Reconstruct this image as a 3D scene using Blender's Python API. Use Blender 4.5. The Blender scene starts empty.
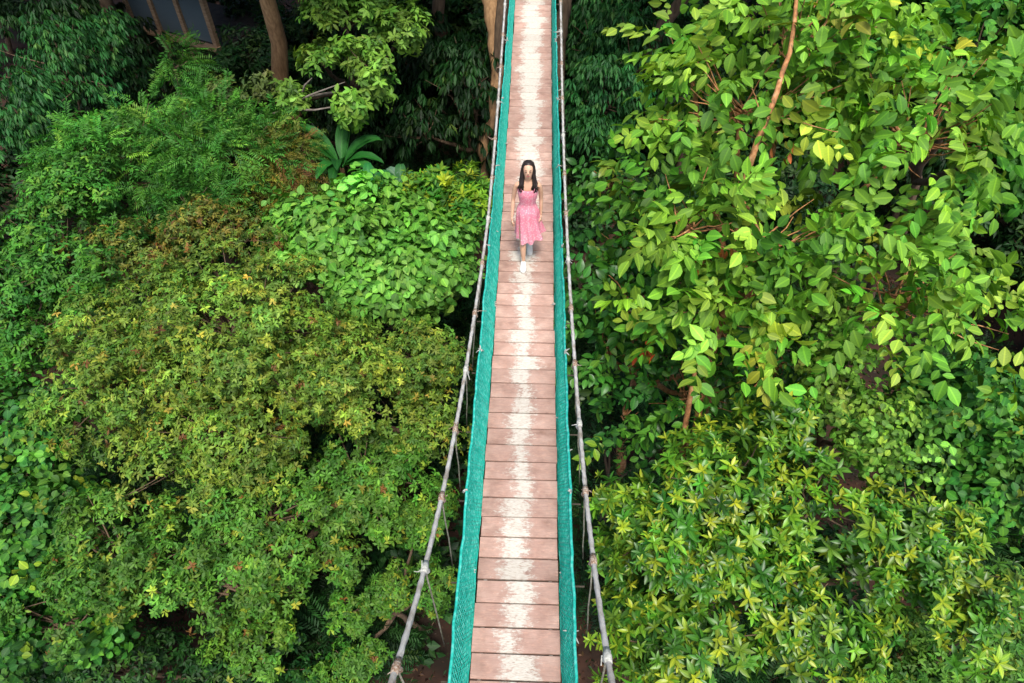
import bpy, bmesh, math
import numpy as np
from mathutils import Vector
R = np.random.default_rng(11)
C = bpy.context.scene.collection
PI = math.pi
CAM = np.array([0.03, 0.0, 6.55]); PITCH = math.radians(48.4); YAW = math.radians(1.8); FPX = 700.0

# ------------------------------------------------------------------ helpers
def ray(u, v, d):
    """world point seen at (u, v) at camera depth d (used only to read positions off the photograph)"""
    f = np.array([-math.sin(YAW)*math.cos(PITCH), math.cos(YAW)*math.cos(PITCH), -math.sin(PITCH)])
    up = np.array([-math.sin(YAW)*math.sin(PITCH), math.cos(YAW)*math.sin(PITCH), math.cos(PITCH)])
    rt = np.array([math.cos(YAW), math.sin(YAW), 0])
    return CAM + d*(f + rt*(u-512)/FPX - up*(v-341.5)/FPX)
def norm(a):
    return a/np.maximum(np.linalg.norm(a, axis=-1, keepdims=True), 1e-9)
def tagit(o, label=None, cat=None, group=None, kind=None):
    if label: o['label'] = label
    if cat: o['category'] = cat
    if group: o['group'] = group
    if kind: o['kind'] = kind
    return o
def empty(name, loc, label, cat, group=None):
    o = bpy.data.objects.new(name, None); C.objects.link(o); o.location = [float(x) for x in loc]
    o.empty_display_size = .2
    return tagit(o, label, cat, group)
class MB:
    """collects verts and faces; build() links ONE mesh object"""
    def __init__(s): s.v = []; s.f = []; s.n = 0
    def add(s, verts, faces):
        s.v.append(np.asarray(verts, float)); s.f += [[i+s.n for i in f] for f in faces]; s.n += len(verts)
    def tube(s, P, rad, k=6, cap=True):
        P = np.asarray(P, float); n = len(P); rad = np.broadcast_to(np.asarray(rad, float), (n,))
        T = norm(np.gradient(P, axis=0)); a = np.array([0, 0, 1.]) if abs(T[0][2]) < .9 else np.array([1., 0, 0])
        X = np.cross(T, a); X = norm(X); Y = np.cross(T, X)
        an = np.arange(k)*2*PI/k
        V = P[:, None] + rad[:, None, None]*(np.cos(an)[None, :, None]*X[:, None]+np.sin(an)[None, :, None]*Y[:, None])
        F = [[i*k+j, i*k+(j+1) % k, (i+1)*k+(j+1) % k, (i+1)*k+j] for i in range(n-1) for j in range(k)]
        if cap: F += [list(range(k))[::-1], [(n-1)*k+j for j in range(k)]]
        s.add(V.reshape(-1, 3), F)
    def box(s, c, h, rot=0, bev=0):
        c = np.asarray(c, float); x, y, z = h
        V = np.array([[a*x, b*y, d*z] for d in (-1, 1) for a, b in ((-1, -1), (1, -1), (1, 1), (-1, 1))], float)
        if rot:
            cs, sn = math.cos(rot), math.sin(rot); V = V @ np.array([[cs, sn, 0], [-sn, cs, 0], [0, 0, 1]])
        s.add(V+c, [[3, 2, 1, 0], [4, 5, 6, 7], [0, 1, 5, 4], [1, 2, 6, 5], [2, 3, 7, 6], [3, 0, 4, 7]])
    def rings(s, rings, closed=True, capa=True, capb=True):
        k = len(rings[0]); V = np.concatenate(rings)
        F = [[i*k+j, i*k+(j+1) % k, (i+1)*k+(j+1) % k, (i+1)*k+j] for i in range(len(rings)-1) for j in range(k if closed else k-1)]
        if capa: F.append(list(range(k))[::-1])
        if capb: F.append([(len(rings)-1)*k+j for j in range(k)])
        s.add(V, F)
    def build(s, name, mat, parent=None, smooth=False, loc=None):
        me = bpy.data.meshes.new(name); V = np.concatenate(s.v)
        q = parent
        while q: V = V-np.array(q.location); q = q.parent      # parts are stored relative to their (unrotated) thing
        me.from_pydata(V.tolist(), [], s.f); me.materials.append(mat); me.update()
        if smooth: me.polygons.foreach_set('use_smooth', [True]*len(me.polygons))
        o = bpy.data.objects.new(name, me); C.objects.link(o)
        if parent: o.parent = parent
        return o

# ------------------------------------------------------------------ materials
def newmat(name):
    m = bpy.data.materials.new(name); m.use_nodes = True; nt = m.node_tree
    return m, nt, nt.nodes['Principled BSDF'], nt.nodes['Material Output']
def mix(nt, a, b, fac, mode='MIX'):
    n = nt.nodes.new('ShaderNodeMix'); n.data_type = 'RGBA'; n.blend_type = mode
    for s, v in ((n.inputs[0], fac), (n.inputs[6], a), (n.inputs[7], b)):
        if hasattr(v, 'is_output'): nt.links.new(v, s)
        else: s.default_value = v if not isinstance(v, tuple) else (*v, 1)[:4]
    return n.outputs[2]
def mth(nt, op, a, b=0.0, c=0.0):
    n = nt.nodes.new('ShaderNodeMath'); n.operation = op
    for s, v in zip(n.inputs, (a, b, c)):
        if hasattr(v, 'is_output'): nt.links.new(v, s)
        else: s.default_value = v
    return n.outputs[0]
def noise(nt, scale, detail=4, vec=None, rough=.55):
    n = nt.nodes.new('ShaderNodeTexNoise'); n.inputs['Scale'].default_value = scale
    n.inputs['Detail'].default_value = detail; n.inputs['Roughness'].default_value = rough
    if vec is None:
        tc = nt.nodes.new('ShaderNodeTexCoord'); vec = tc.outputs['Object']
    nt.links.new(vec, n.inputs['Vector']); return n.outputs['Fac']
def ramp(nt, fac, stops):
    n = nt.nodes.new('ShaderNodeValToRGB'); nt.links.new(fac, n.inputs[0])
    e = n.color_ramp.elements
    while len(e) < len(stops): e.new(.5)
    for x, (p, c) in zip(e, stops): x.position = p; x.color = (*c, 1) if len(c) == 3 else c
    return n.outputs[0]
def simple(name, stops, scale=8, rough=.8, bump=0.0, detail=5, spec=.3, stretch=None):
    m, nt, bs, out = newmat(name); vec = None
    if stretch:
        tc = nt.nodes.new('ShaderNodeTexCoord'); mp = nt.nodes.new('ShaderNodeMapping'); mp.inputs['Scale'].default_value = stretch
        nt.links.new(tc.outputs['Object'], mp.inputs['Vector']); vec = mp.outputs['Vector']
    f = noise(nt, scale, detail, vec)
    nt.links.new(ramp(nt, f, stops), bs.inputs['Base Color']); bs.inputs['Roughness'].default_value = rough
    bs.inputs['Specular IOR Level'].default_value = spec
    if bump:
        b = nt.nodes.new('ShaderNodeBump'); b.inputs['Strength'].default_value = bump; b.inputs['Distance'].default_value = .02
        nt.links.new(f, b.inputs['Height']); nt.links.new(b.outputs[0], bs.inputs['Normal'])
    return m
def leafmat(name, rough=.55, spec=.25, trans=.25):
    """leaf colour comes from the 'tint' attribute (each leaf's own pigment), a pale midrib from 'luv'"""
    m, nt, bs, out = newmat(name)
    a = nt.nodes.new('ShaderNodeAttribute'); a.attribute_name = 'tint'
    l = nt.nodes.new('ShaderNodeAttribute'); l.attribute_name = 'luv'
    sp = nt.nodes.new('ShaderNodeSeparateXYZ'); nt.links.new(l.outputs['Vector'], sp.inputs[0])
    rib = mth(nt, 'SMOOTHSTEP', mth(nt, 'ABSOLUTE', sp.outputs[0]), 0.0, .0) if False else mth(nt, 'LESS_THAN', mth(nt, 'ABSOLUTE', sp.outputs[0]), .06)
    vein = mth(nt, 'GREATER_THAN', mth(nt, 'SINE', mth(nt, 'ADD', mth(nt, 'MULTIPLY', sp.outputs[1], 46.), mth(nt, 'MULTIPLY', mth(nt, 'ABSOLUTE', sp.outputs[0]), -12.))), .82)
    nz = noise(nt, 9, 3)
    c = mix(nt, a.outputs['Color'], (.75, .75, .7), mth(nt, 'MULTIPLY', nz, .55), 'MULTIPLY')
    c = mix(nt, c, (1.9, 1.7, 1.3), mth(nt, 'ADD', mth(nt, 'MULTIPLY', rib, .55), mth(nt, 'MULTIPLY', vein, .13)), 'MULTIPLY')
    nt.links.new(c, bs.inputs['Base Color']); bs.inputs['Roughness'].default_value = rough
    bs.inputs['Specular IOR Level'].default_value = spec
    tr = nt.nodes.new('ShaderNodeBsdfTranslucent')
    nt.links.new(mix(nt, c, (1.25, 1.15, .35), 1.0, 'MULTIPLY'), tr.inputs['Color'])
    mx = nt.nodes.new('ShaderNodeMixShader'); mx.inputs[0].default_value = trans
    nt.links.new(bs.outputs[0], mx.inputs[1]); nt.links.new(tr.outputs[0], mx.inputs[2]); nt.links.new(mx.outputs[0], out.inputs[0])
    return m
M = {}
M['leaf'] = leafmat('leaf'); M['leafgloss'] = leafmat('glossy_leaf', .38, .4, .28)
M['bark'] = simple('brown_bark', [(.3, (.07, .045, .028)), (.7, (.17, .115, .07))], 5, .9, .6, stretch=(3, 3, .6))
M['orangebark'] = simple('orange_bark', [(.3, (.13, .07, .035)), (.5, (.38, .17, .065)), (.62, (.48, .25, .11)), (.8, (.55, .40, .26))], 11, .8, .6)
M['tanbark'] = simple('tan_bark', [(.3, (.20, .11, .05)), (.7, (.42, .25, .12))], 5, .85, .5, stretch=(3, 3, .6))
M['greybark'] = simple('grey_twig', [(.3, (.09, .075, .06)), (.7, (.22, .19, .16))], 8, .85, .3)
M['soil'] = simple('forest_soil', [(.25, (.008, .007, .004)), (.45, (.022, .012, .007)), (.6, (.045, .02, .012)), (.8, (.02, .028, .008))], 1.3, .95, .5, 9)
M['cable'] = simple('weathered_steel_cable', [(.3, (.22, .19, .15)), (.5, (.38, .37, .34)), (.72, (.46, .46, .44))], 9, .65, .5)
M['wire'] = simple('hanger_wire', [(.3, (.12, .11, .07)), (.7, (.32, .31, .25))], 20, .6)
M['rust'] = simple('rusty_clamp', [(.3, (.12, .05, .025)), (.5, (.28, .20, .14)), (.7, (.48, .44, .38))], 60, .8, .5)
M['tie'] = simple('frayed_tie', [(.3, (.25, .26, .22)), (.7, (.55, .55, .50))], 60, .85)
M['net'] = simple('teal_net_rope', [(.25, (.006, .24, .18)), (.5, (.015, .40, .31)), (.72, (.14, .55, .46))], 22, .6, 0, 6)
M['beam'] = simple('timber_beam', [(.3, (.05, .04, .03)), (.7, (.08, .065, .045))], 6, .85)

# ------------------------------------------------------------------ world, sun, camera
sc = bpy.context.scene
w = bpy.data.worlds.new('World'); sc.world = w; w.use_nodes = True
bg = w.node_tree.nodes['Background']; sky = w.node_tree.nodes.new('ShaderNodeTexSky'); sky.sky_type = 'NISHITA'; sky.sun_disc = False
SE, SR = math.radians(66), math.radians(172)      # sun height; direction turned from +Y towards +X
sky.sun_elevation = SE; sky.sun_rotation = SR; sky.dust_density = 3.5; sky.ozone_density = .6
w.node_tree.links.new(sky.outputs[0], bg.inputs[0]); bg.inputs[1].default_value = .12
sl = bpy.data.lights.new('sun', 'SUN'); sl.energy = 2.1; sl.angle = math.radians(14); sl.color = (1, .96, .9)
so = bpy.data.objects.new('sun', sl); C.objects.link(so)
sd = Vector((math.sin(SR)*math.cos(SE), math.cos(SR)*math.cos(SE), math.sin(SE)))
so.rotation_euler = sd.to_track_quat('Z', 'Y').to_euler(); so.location = sd*40
cd = bpy.data.cameras.new('camera'); cam = bpy.data.objects.new('camera', cd); C.objects.link(cam); sc.camera = cam
cd.sensor_width = 36; cd.lens = FPX/1024*36; cd.clip_end = 3000
cam.location = CAM.tolist(); cam.rotation_euler = (PI/2-PITCH, 0, YAW)
sc.view_settings.view_transform = 'Standard'; sc.view_settings.look = 'None'; sc.view_settings.gamma = 1
sc.view_settings.exposure = 0.95
sc.cycles.max_bounces = 6; sc.cycles.diffuse_bounces = 3; sc.cycles.transmission_bounces = 3

# ------------------------------------------------------------------ terrain
def gz(x, y):
    x = np.asarray(x, float); y = np.asarray(y, float)
    return (-9.3 + .07*np.maximum(0, y-16) + .35*np.sin(x*.33+1)*np.cos(y*.27) + .12*np.sin(x*1.3)*np.sin(y*1.1+2)
            + .10*np.maximum(0, np.abs(x)-12) + 25*(1-np.exp(-(np.maximum(0, np.hypot(x, y)-70)/260)**2)))
def terrain():
    g = np.concatenate([-np.geomspace(1500, 42, 14), np.linspace(-40, 60, 101), np.geomspace(64, 1500, 14)])
    X, Y = np.meshgrid(g, g); Z = gz(X, Y); n = len(g)
    V = np.stack([X, Y, Z], -1).reshape(-1, 3)
    F = [[j*n+i, j*n+i+1, (j+1)*n+i+1, (j+1)*n+i] for j in range(n-1) for i in range(n-1)]
    b = MB(); b.add(V, F); o = b.build('ground', M['soil'], smooth=True); tagit(o, kind='structure')
terrain()

# ------------------------------------------------------------------ leaves
# template: x across, y along (0..1), z up.  big = 8 verts, small = 4 verts (folded rhomb)
_st = [(.10, .20), (.30, .45), (.55, .49), (.78, .31)]
TB = np.array([[0, 0, 0]]+[[0, y, 0] for y, w_ in _st]+[[0, 1, -.06]]+[[-w_, y, w_*.28] for y, w_ in _st]+[[w_, y, w_*.28] for y, w_ in _st])
TBF = [[0, 10, 1], [0, 1, 6]]+[f for q in range(3) for f in ([1+q, 10+q, 11+q, 2+q], [1+q, 2+q, 7+q, 6+q])]+[[4, 13, 5], [4, 5, 9]]
TS = np.array([[0, 0, 0], [-.5, .5, .12], [.5, .5, .12], [0, 1, -.1]])
TSF = [[0, 2, 3], [0, 3, 1]]
class Leaves:
    def __init__(s): s.p = []; s.d = []; s.n = []; s.L = []; s.W = []; s.c = []
    def add(s, p, d, n, L, W, c):
        k = len(p); s.p.append(p); s.d.append(d); s.n.append(n)
        s.L.append(np.broadcast_to(L, (k,))); s.W.append(np.broadcast_to(W, (k,))); s.c.append(np.broadcast_to(c, (k, 3)))
    def build(s, name, mat, parent, big=True, label=None):
        p = np.concatenate(s.p); d = norm(np.concatenate(s.d)); n = np.concatenate(s.n)
        L = np.concatenate(s.L); W = np.concatenate(s.W); c = np.clip(np.concatenate(s.c), .003, .9)
        x = norm(np.cross(d, n)); z = np.cross(x, d)
        T, TF = (TB, TBF) if big else (TS, TSF); k = len(T); N = len(p)
        bend = R.uniform(.3, 2.2, N)
        tz = T[:, 2][None, :]*W[:, None] - (T[:, 1]**2)[None, :]*L[:, None]*.13*bend[:, None]
        V = (p[:, None] + x[:, None]*(T[:, 0][None, :]*W[:, None])[..., None] + d[:, None]*(T[:, 1][None, :]*L[:, None])[..., None]
             + z[:, None]*tz[..., None]).reshape(-1, 3)
        loc = np.array(parent.matrix_world.translation) if False else np.array(parent.location); V = V-loc
        me = bpy.data.meshes.new(name)
        ls = np.array([len(f) for f in TF]); fl = np.concatenate([np.array(f) for f in TF])
        me.vertices.add(N*k); me.vertices.foreach_set('co', V.astype(np.float32).ravel())
        idx = (fl[None, :]+np.arange(N)[:, None]*k).ravel()
        me.loops.add(len(idx)); me.loops.foreach_set('vertex_index', idx.astype(np.int32))
        tot = np.tile(ls, N); st = np.concatenate([[0], np.cumsum(tot)[:-1]])
        me.polygons.add(len(tot)); me.polygons.foreach_set('loop_start', st.astype(np.int32)); me.polygons.foreach_set('loop_total', tot.astype(np.int32))
        a = me.attributes.new('tint', 'FLOAT_COLOR', 'POINT')
        cc = np.ones((N, k, 4), np.float32); cc[..., :3] = c[:, None]; a.data.foreach_set('color', cc.ravel())
        u = me.attributes.new('luv', 'FLOAT_VECTOR', 'POINT'); uu = np.zeros((N, k, 3), np.float32)
        uu[..., 0] = T[:, 0][None]; uu[..., 1] = T[:, 1][None]; u.data.foreach_set('vector', uu.ravel())
        me.materials.append(mat); me.update(calc_edges=True)
        if big: me.polygons.foreach_set('use_smooth', [True]*len(me.polygons))
        o = bpy.data.objects.new(name, me); C.objects.link(o); o.parent = parent
        if label: o['label'] = label
        return o
def frame(n):
    a = np.where(np.abs(n[:, 2:3]) < .95, np.array([[0, 0, 1.]]), np.array([[1., 0, 0]]))
    t1 = norm(np.cross(n, a)); return t1, np.cross(n, t1)
def pigment(k, pal, var=.22):
    """pal = [(weight, rgb)...]"""
    wts = np.array([q[0] for q in pal], float); wts /= wts.sum(); cols = np.array([q[1] for q in pal])
    i = R.choice(len(pal), k, p=wts)
    return .74*cols[i]*(1+R.normal(0, var, (k, 1)))*(1+R.normal(0, .06, (k, 3)))
def clusters(style, P, N, O, sz, pal, lv, young=None, tone=1.0):
    """P cluster points, N normals, O outward dirs -> leaves"""
    m = len(P); base = pigment(m, pal, .16)*tone; t1, t2 = frame(N)
    def var(c, k, s=.14): return np.repeat(c, k, 0)*(1+R.normal(0, s, (len(c)*k, 1)))
    if style == 'palmate':
        k = 7; a = (np.arange(k)*2*PI/k)[None]+R.uniform(0, 6, (m, 1))+R.normal(0, .2, (m, k)); a = a.ravel()
        n = np.repeat(N, k, 0); r = np.cos(a)[:, None]*np.repeat(t1, k, 0)+np.sin(a)[:, None]*np.repeat(t2, k, 0)
        d = r+n*R.normal(-.12, .3, (m*k, 1)); L = sz*R.uniform(.7, 1.25, m*k)
        lv.add(np.repeat(P, k, 0)+r*.03*sz+R.normal(0, .12*sz, (m*k, 3)), d, n+R.normal(0, .35, (m*k, 3)), L, L*R.uniform(.34, .5, m*k), var(base, k))
    elif style == 'whorl':
        k = 10; ring = np.tile(np.arange(k), m)/k; a = np.tile(np.arange(k)*2.4, m)+np.repeat(R.uniform(0, 6, m), k)
        n = np.repeat(N, k, 0); r = np.cos(a)[:, None]*np.repeat(t1, k, 0)+np.sin(a)[:, None]*np.repeat(t2, k, 0)
        up = .05+.9*ring[:, None]**1.5; d = r*(1-.45*up)+n*up+R.normal(0, .12, (m*k, 3)); L = np.repeat(R.uniform(.65, 1.25, m), k)*sz*R.uniform(.7, 1.2, m*k)*(1-.4*ring**2)
        c = var(base, k)
        if young is not None:
            yy = np.repeat(R.random(m) < young[0], k)*np.clip(ring*1.6-.3, 0, 1)*np.repeat(R.uniform(.25, 1, m), k)*R.uniform(.6, 1, m*k)
            c = c*(1-yy[:, None])+np.array(young[1])*yy[:, None]
        lv.add(np.repeat(P, k, 0)+n*(ring[:, None]-.5)*sz*.3, d, n-r*.4+R.normal(0, .12, (m*k, 3)), L, L*R.uniform(.27, .40, m*k), c)
    elif style in ('pinnate', 'feather'):
        k = 9 if style == 'pinnate' else 22
        La = sz*(3.2 if style == 'pinnate' else 5.0)
        ax = norm(O*.8+R.normal(0, .5, (m, 3))+N*.15); sd = norm(np.cross(ax, N)); nn = np.cross(sd, ax)
        t = np.tile(np.linspace(.12, 1, k), m); side = np.tile(np.where(np.arange(k) % 2, 1., -1.), m); side[k-1::k] = 0
        A = np.repeat(ax, k, 0); S = np.repeat(sd, k, 0); n = np.repeat(nn, k, 0)
        pos = np.repeat(P, k, 0)+A*(t*La)[:, None]-np.array([0, 0, 1.])*(t**2*La*.3)[:, None]
        d = S*side[:, None]*.85+A*(.5+.5*(side == 0))[:, None]-n*R.uniform(-.05, .45, (m*k, 1))
        L = sz*(R.uniform(.5, 1.35, m*k) if style == 'pinnate' else R.uniform(.75, 1.2, m*k))
        if style == 'pinnate': d = d+R.normal(0, .22, d.shape)-[0, 0, .25]
        lv.add(pos, d, n+R.normal(0, .34, (m*k, 3)), L, L*(.58 if style == 'pinnate' else .26), var(base, k, .15))
    elif style == 'ovate':
        k = 4; n = np.repeat(N, k, 0)+R.normal(0, .35, (m*k, 3)); n = norm(n)
        d = R.normal(0, 1, (m*k, 3))+np.repeat(O, k, 0)*.8; d -= n*(d*n).sum(1, keepdims=True); d = norm(d)-n*.2
        L = sz*R.uniform(.65, 1.2, m*k)
        lv.add(np.repeat(P, k, 0)+R.normal(0, .5*sz, (m*k, 3)), d, n, L, L*.78, var(base, k, .12))
    elif style == 'droop':
        k = 7; a = R.uniform(0, 6.3, m*k); r = np.stack([np.cos(a), np.sin(a), 0*a], -1)
        d = r*.55+np.repeat(O, k, 0)*.3+np.array([0, 0, -.75]); L = sz*R.uniform(.7, 1.2, m*k)
        lv.add(np.repeat(P, k, 0)+r*.1*sz, d, r+np.array([0, 0, .7])+R.normal(0, .2, (m*k, 3)), L, L*.30, var(base, k))
def curve(a, b, sag=0., n=6, wob=.0):
    a = np.asarray(a, float); b = np.asarray(b, float); t = np.linspace(0, 1, n)[:, None]
    P = a+(b-a)*t; P[:, 2] += sag*4*(t*(1-t))[:, 0]
    if wob: P[1:-1] += R.normal(0, wob, (n-2, 3))
    return P
def sprays(lobes, density, rs, bottom=.25):
    """positions / normals / outward of leafy sprays over the lumpy surface of every lobe"""
    PS, NS, OS, LI = [], [], [], []
    for li, (c, r) in enumerate(lobes):
        r = np.array(r if np.ndim(r) else (r, r, r*.8), float); area = 4*PI*((r[0]*r[1])**1.6/3+(r[0]*r[2])**1.6/3+(r[1]*r[2])**1.6/3)**(1/1.6)
        k = max(6, int(area*density/(PI*rs*rs)))
        u = norm(R.normal(0, 1, (k, 3))); keep = R.random(k) < np.where(u[:, 2] < -.25, bottom, 1); u = u[keep]
        ph = R.uniform(0, 6, 3)
        lump = np.sin(u[:, 0]*4+ph[0])*np.sin(u[:, 1]*4.5+ph[1])+.6*np.sin(u[:, 2]*6+ph[2]+u[:, 0]*5)
        rr = (1-.6*R.random(len(u))**1.25)*(1+.2*lump)
        PS.append(np.asarray(c)+u*r*rr[:, None]); n = norm(u/r*r.mean()*.7+np.array([0, 0, .8])+R.normal(0, .22, u.shape)); NS.append(n)
        OS.append(norm(u*[1, 1, .3]+1e-3)); LI += [li]*len(u)
    return np.concatenate(PS), np.concatenate(NS), np.concatenate(OS), np.array(LI)
def leafy(lv, style, lobes, density, rs, per, sz, pal, young=None, bottom=.25, flat=.16):
    S, N, O, LI = sprays(lobes, density, rs, bottom); m = len(S)
    tone = np.clip(R.normal(1, .2, (m, 1)), .5, 1.6)*(1+R.normal(0, .10, (m, 3))*[1, .25, .6]); i = np.repeat(np.arange(m), per)
    t1, t2 = frame(N); a = R.uniform(0, 2*PI, len(i)); q = rs*np.sqrt(R.random(len(i)))*R.uniform(.6, 1.15, m)[i]
    off = (np.cos(a)*q)[:, None]*t1[i]+(np.sin(a)*q)[:, None]*t2[i]
    P = S[i]+off-N[i]*(q**2/rs*.45)[:, None]+N[i]*R.normal(0, flat*rs, (len(i), 1))
    NN = norm(N[i]+off/rs*.5+R.normal(0, .18, P.shape)); OO = norm(O[i]*.6+off/rs)
    k0 = len(lv.c)
    clusters(style, P, NN, OO, sz, pal, lv, young, tone[i])
    return S, N, O, LI
def tree(name, label, cat, base, lobes, style, density=1.3, rs=.5, per=22, sz=.12, pal=None, young=None, trunk_r=.14, bark='bark',
         mat='leaf', big=True, group=None, bottom=.25, twigs=True, flat=.16, crown='crown', lean=None, extra=None):
    base = np.array(base, float); base[2] = float(gz(base[0], base[1]))
    t = empty(name, base, label, cat, group)
    lv = Leaves(); S, N, O, LI = leafy(lv, style, lobes, density, rs, per, sz, pal, young, bottom, flat)
    if extra: extra(lv)
    lv.build(crown, M[mat], t, big)
    cs = np.array([l[0] for l in lobes]); top = cs.mean(0); top[2] = max(top[2], cs[:, 2].min())
    fork = base+(top-base)*.72; b = MB()
    P = curve(base-[0, 0, .3], fork, 0, 9, trunk_r*.5); b.tube(P, np.linspace(trunk_r*1.35, trunk_r*.75, 9)*(1+.6*np.exp(-np.arange(9)*1.5)), 9)
    b.build('trunk', M[bark], t, True)
    b = MB()
    for li, (c, r) in enumerate(lobes):
        c = np.asarray(c, float); rz = (r if np.ndim(r) == 0 else r[2])
        hub = c-[0, 0, rz*.35]; b.tube(curve(fork-[0, 0, .1], hub, -.05, 7, trunk_r*.25), np.linspace(trunk_r*.7, trunk_r*.3, 7), 6)
        if twigs:
            ids = np.where(LI == li)[0]
            for q in ids[:220]:
                e = S[q]-N[q]*.03; b.tube(curve(hub+R.normal(0, .15*rz, 3)*.6, e, -.06*rz, 5, .02), np.linspace(trunk_r*.18, .006, 5), 4, False)
    b.build('branches', M[bark], t, True)
    return t
def dup(root, loc, rz, sc_=1.0, label=None, group=None):
    r = root.copy(); C.objects.link(r); r.location = loc; r.rotation_euler = (0, 0, rz); r.scale = (sc_,)*3
    if label: r['label'] = label
    if group: r['group'] = group
    for ch in root.children:
        c = ch.copy(); C.objects.link(c); c.parent = r
    return r

# ------------------------------------------------------------------ suspension bridge
PITCHP = .2225; Y0 = 1.744
def dz(y): return .36*((np.asarray(y, float)-8.5)/6.7)**2
W2 = .375
def cable_xyz(side, y):
    yk = [-3, 0, 1.1, 2.2, 3.4, 5, 7.1, 9.5, 12.6, 16, 20, 24]
    zk = [6.3, 3.45, 2.5, 1.78, 1.28, 1.0, .85, .95, 1.32, 1.95, 3.0, 4.4]
    xk = [.66, .61, .585, .58, .57, .54, .50, .49, .485, .49, .5, .52]
    from numpy import interp
    ys = np.asarray(y, float)
    def sm(k): return sum(interp(ys+o, yk, k) for o in np.linspace(-.9, .9, 9))/9
    return np.stack([side*sm(xk)-np.interp(ys, [-1, 1.1, 3.4, 7], [.09, .058, .034, .0]), ys, sm(zk)], -1)
bridge = empty('suspension_bridge', (0, 8.5, 0), 'narrow plank suspension footbridge with teal net sides hung above the forest', 'bridge')
def mkdeck():
    m, nt, bs, out = newmat('worn_painted_planks')
    at = nt.nodes.new('ShaderNodeAttribute'); at.attribute_name = 'wear'
    sp = nt.nodes.new('ShaderNodeSeparateXYZ'); nt.links.new(at.outputs['Vector'], sp.inputs[0])
    tc = nt.nodes.new('ShaderNodeTexCoord'); xy = nt.nodes.new('ShaderNodeSeparateXYZ'); nt.links.new(tc.outputs['Object'], xy.inputs[0])
    def mapped(s):
        cx = nt.nodes.new('ShaderNodeCombineXYZ')
        for i_, k_ in enumerate((31., 17., 0)): nt.links.new(mth(nt, 'ADD', xy.outputs[i_], mth(nt, 'MULTIPLY', sp.outputs[2], k_)), cx.inputs[i_])
        mp = nt.nodes.new('ShaderNodeMapping'); mp.inputs['Scale'].default_value = s; nt.links.new(cx.outputs[0], mp.inputs['Vector']); return mp.outputs['Vector']
    n1 = noise(nt, 1, 6, mapped((10, 13, 5)), .72); n2 = noise(nt, 1, 4, mapped((26, 120, 20)), .6); n3 = noise(nt, 1, 5, mapped((5, 5, 5))); n4 = noise(nt, 1, 3, mapped((10, 260, 40)), .7)
    ax = mth(nt, 'ABSOLUTE', mth(nt, 'SUBTRACT', xy.outputs[0], sp.outputs[1]))
    e = mth(nt, 'SUBTRACT', sp.outputs[0], ax)
    e = mth(nt, 'ADD', e, mth(nt, 'MULTIPLY', mth(nt, 'SUBTRACT', n1, .5), .42))
    e = mth(nt, 'ADD', e, mth(nt, 'MULTIPLY', mth(nt, 'SUBTRACT', n2, .5), .16))
    n5 = noise(nt, 1, 7, mapped((14, 30, 9)), .8)
    mask = ramp(nt, mth(nt, 'ADD', mth(nt, 'MULTIPLY', e, 5.5), .5), [(.15, (0, 0, 0)), (.75, (1, 1, 1))])
    mask = mth(nt, 'MULTIPLY', mask, ramp(nt, mth(nt, 'ADD', n5, mth(nt, 'MULTIPLY', e, 1.6)), [(.44, (.06, .06, .06)), (.58, (1, 1, 1))]))
    pink = ramp(nt, n3, [(.3, (.36, .225, .18)), (.55, (.455, .30, .245)), (.75, (.53, .37, .305))])
    pink = mix(nt, pink, (.55, .5, .5), mth(nt, 'MULTIPLY', ramp(nt, n4, [(.35, (1, 1, 1)), (.5, (0, 0, 0))]), .5), 'MULTIPLY')
    tn = nt.nodes.new('ShaderNodeCombineXYZ')
    for i in range(3): nt.links.new(sp.outputs[2], tn.inputs[i])
    pink = mix(nt, pink, tn.outputs[0], 1., 'MULTIPLY')
    n5 = noise(nt, 1, 7, mapped((14, 30, 9)), .8)
    n6 = noise(nt, 1, 5, mapped((3, 4, 3)), .6)
    pink = mix(nt, pink, (.50, .46, .44), ramp(nt, n6, [(.52, (0, 0, 0)), (.72, (.65, .65, .65))]), 'MULTIPLY')
    pink = mix(nt, pink, (1.18, 1.12, 1.08), ramp(nt, n5, [(.5, (0, 0, 0)), (.62, (1, 1, 1))]), 'MULTIPLY')
    cream = ramp(nt, n2, [(.3, (.40, .33, .27)), (.48, (.55, .50, .43)), (.7, (.64, .61, .55))])
    cream = mix(nt, cream, tn.outputs[0], .8, 'MULTIPLY')
    nt.links.new(mix(nt, pink, cream, mask), bs.inputs['Base Color']); bs.inputs['Roughness'].default_value = .85
    bs.inputs['Specular IOR Level'].default_value = .12
    b = nt.nodes.new('ShaderNodeBump'); b.inputs['Strength'].default_value = .5; b.inputs['Distance'].default_value = .004
    nt.links.new(mth(nt, 'ADD', n4, mask), b.inputs['Height']); nt.links.new(b.outputs[0], bs.inputs['Normal'])
    bm = MB(); wear = []
    k0 = -20; k1 = 102
    for k in range(k0, k1):
        y = Y0+k*PITCHP; yc = y+PITCHP/2; far = min(1, max(0, (yc-8.2)/2.5))
        g0, g1 = R.uniform(.002, .006), R.uniform(.003, .008)
        if far > .3 and k % 3: g0 = .0035
        if far <= .3: g0 += .003; g1 += .002
        h = (PITCHP-g0-g1)/2; cy = y+g0+h; sl = float(dz(cy+.05)-dz(cy-.05))/.1
        wl, wr = W2+R.normal(0, .004), W2+R.normal(0, .004); z = float(dz(cy))+R.normal(0, .0016); tz = R.normal(0, .002); c = .004; yaw = R.normal(0, .0025)
        # bevelled plank: cross-section ring swept along x
        prof = [(-h, -.03), (h, -.03), (h, -c), (h-c, 0), (-h+c, 0), (-h, -c)]
        rr = []
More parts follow.
